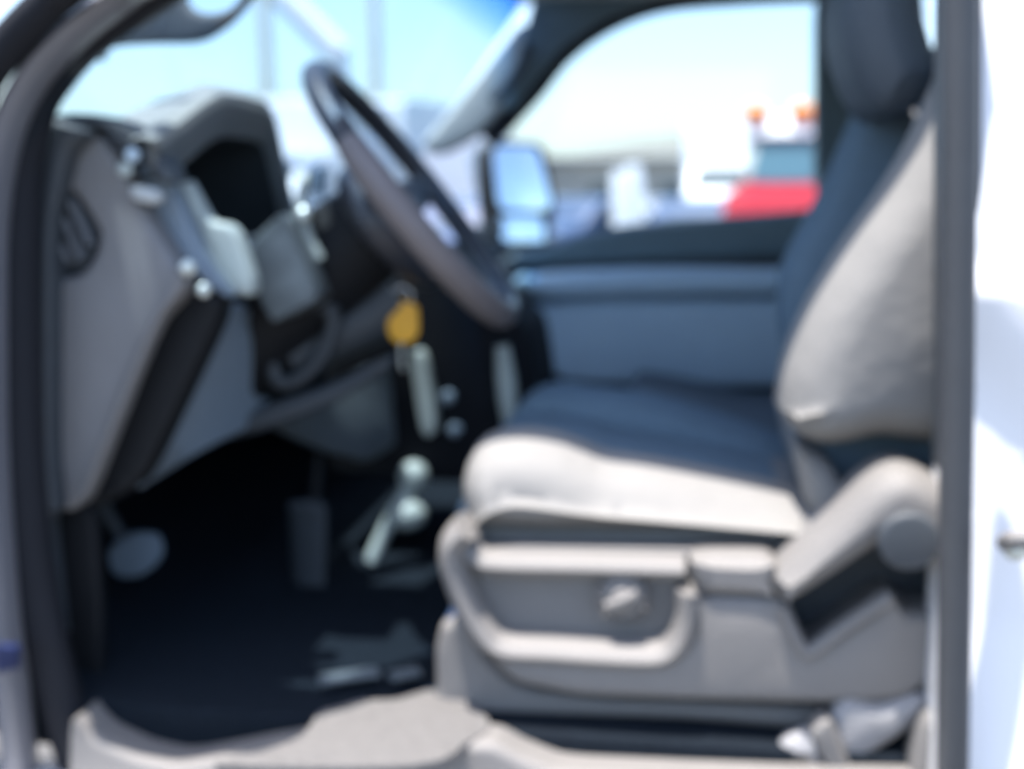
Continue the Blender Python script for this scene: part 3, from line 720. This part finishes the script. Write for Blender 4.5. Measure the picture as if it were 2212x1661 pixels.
def pole(px, y, h, label):
    o = empty('utility_pole'); tag(o, label, 'utility pole', 'utility poles beyond the windscreen')
    tube('shaft', [(0, 0, 0), (0, 0, h*.5), (0, 0, h)], lambda t: .22-.07*t, M['wood'], o)
    box('crossarm', -1.1, 1.1, -.06, .06, h-1.0, h-.86, M['wood'], o, r=.01)
    bm = bmesh.new()
    for x in (-1, -.4, .4, 1): disc_into(bm, Vector((x, 0, h-.86)), (0, 0, 1), .05, .16, .015, 12)
    link('insulator', mesh(bm, 'insulator'), M['pale'], o)
    return place(o, px, y)
pole(583, 30, 10.5, 'utility pole rising above the instrument hood, nearer the sun visor')
pole(815, 33, 10.5, 'utility pole rising just right of the steering wheel top')

# long low building across the lot
bd = empty('low_building'); tag(bd, 'long low pale building with grey metal roof behind the parked vehicles', 'building')
box('wall', -16, 16, -3, 3, 0, 3.6, M['wall'], bd, r=.05)
prism('roof', [(-16.5, 3.6), (-16.5, 3.8), (16.5, 3.8), (16.5, 3.6)], -3.6, 3.6, .02, M['roofm'], bd, f=.02)
for k in range(8):
    x = -14+k*4
    f = box('window', x-.8, x+.8, -3.06, -2.98, 1.2, 2.3, M['pale'], bd, r=.02)
    box('pane', x-.7, x+.7, -3.085, -3.05, 1.3, 2.2, M['dglass'], f, r=.01)
place(bd, 1250, 70, R(-6))

# white slanting streak seen through the windscreen, built as a tube
bo = empty('white_streak'); tag(bo, 'white slanting streak rising high beyond the windscreen', 'boom')
A, B = Y(735, 120, 20), Y(560, -60, 20)
tube('streak_tube', [A, A*.5+B*.5, B, B+(B-A)*.6], lambda t: .24-.05*t, M['white'], bo, seg=12)
tube('streak_mast', [Vector((A.x, A.y, 0)), Vector((A.x, A.y, A.z*.6)), A], .16, M['white'], bo)

# ================================================================== light
SUN_TO = Vector((-.15, -.085, .96)).normalized()
sd = bpy.data.lights.new('sun', 'SUN'); sd.energy = 3.3; sd.angle = R(.5); sd.color = (1, .95, .89)
so = bpy.data.objects.new('sun', sd); COL.objects.link(so)
so.rotation_euler = SUN_TO.to_track_quat('Z', 'Y').to_euler()
W = bpy.data.worlds.new('World'); S.world = W; W.use_nodes = True
nt = W.node_tree; bg = nt.nodes['Background']
sk = nt.nodes.new('ShaderNodeTexSky'); sk.sky_type = 'NISHITA'; sk.sun_disc = False
sk.sun_elevation = math.asin(SUN_TO.z); sk.sun_rotation = math.atan2(SUN_TO.x, SUN_TO.y)
sk.air_density = 1.0; sk.dust_density = 2.0; sk.ozone_density = 2.5
nt.links.new(sk.outputs[0], bg.inputs[0]); bg.inputs[1].default_value = .125
S.view_settings.view_transform = 'Standard'; S.view_settings.look = 'None'
S.view_settings.gamma = 1; S.view_settings.exposure = 1.95
S.render.engine = 'CYCLES'
S.cycles.use_denoising = True
S.cycles.max_bounces = 10; S.cycles.transparent_max_bounces = 16
S.cycles.sample_clamp_indirect = 8
S.cycles.caustics_reflective = False; S.cycles.caustics_refractive = False
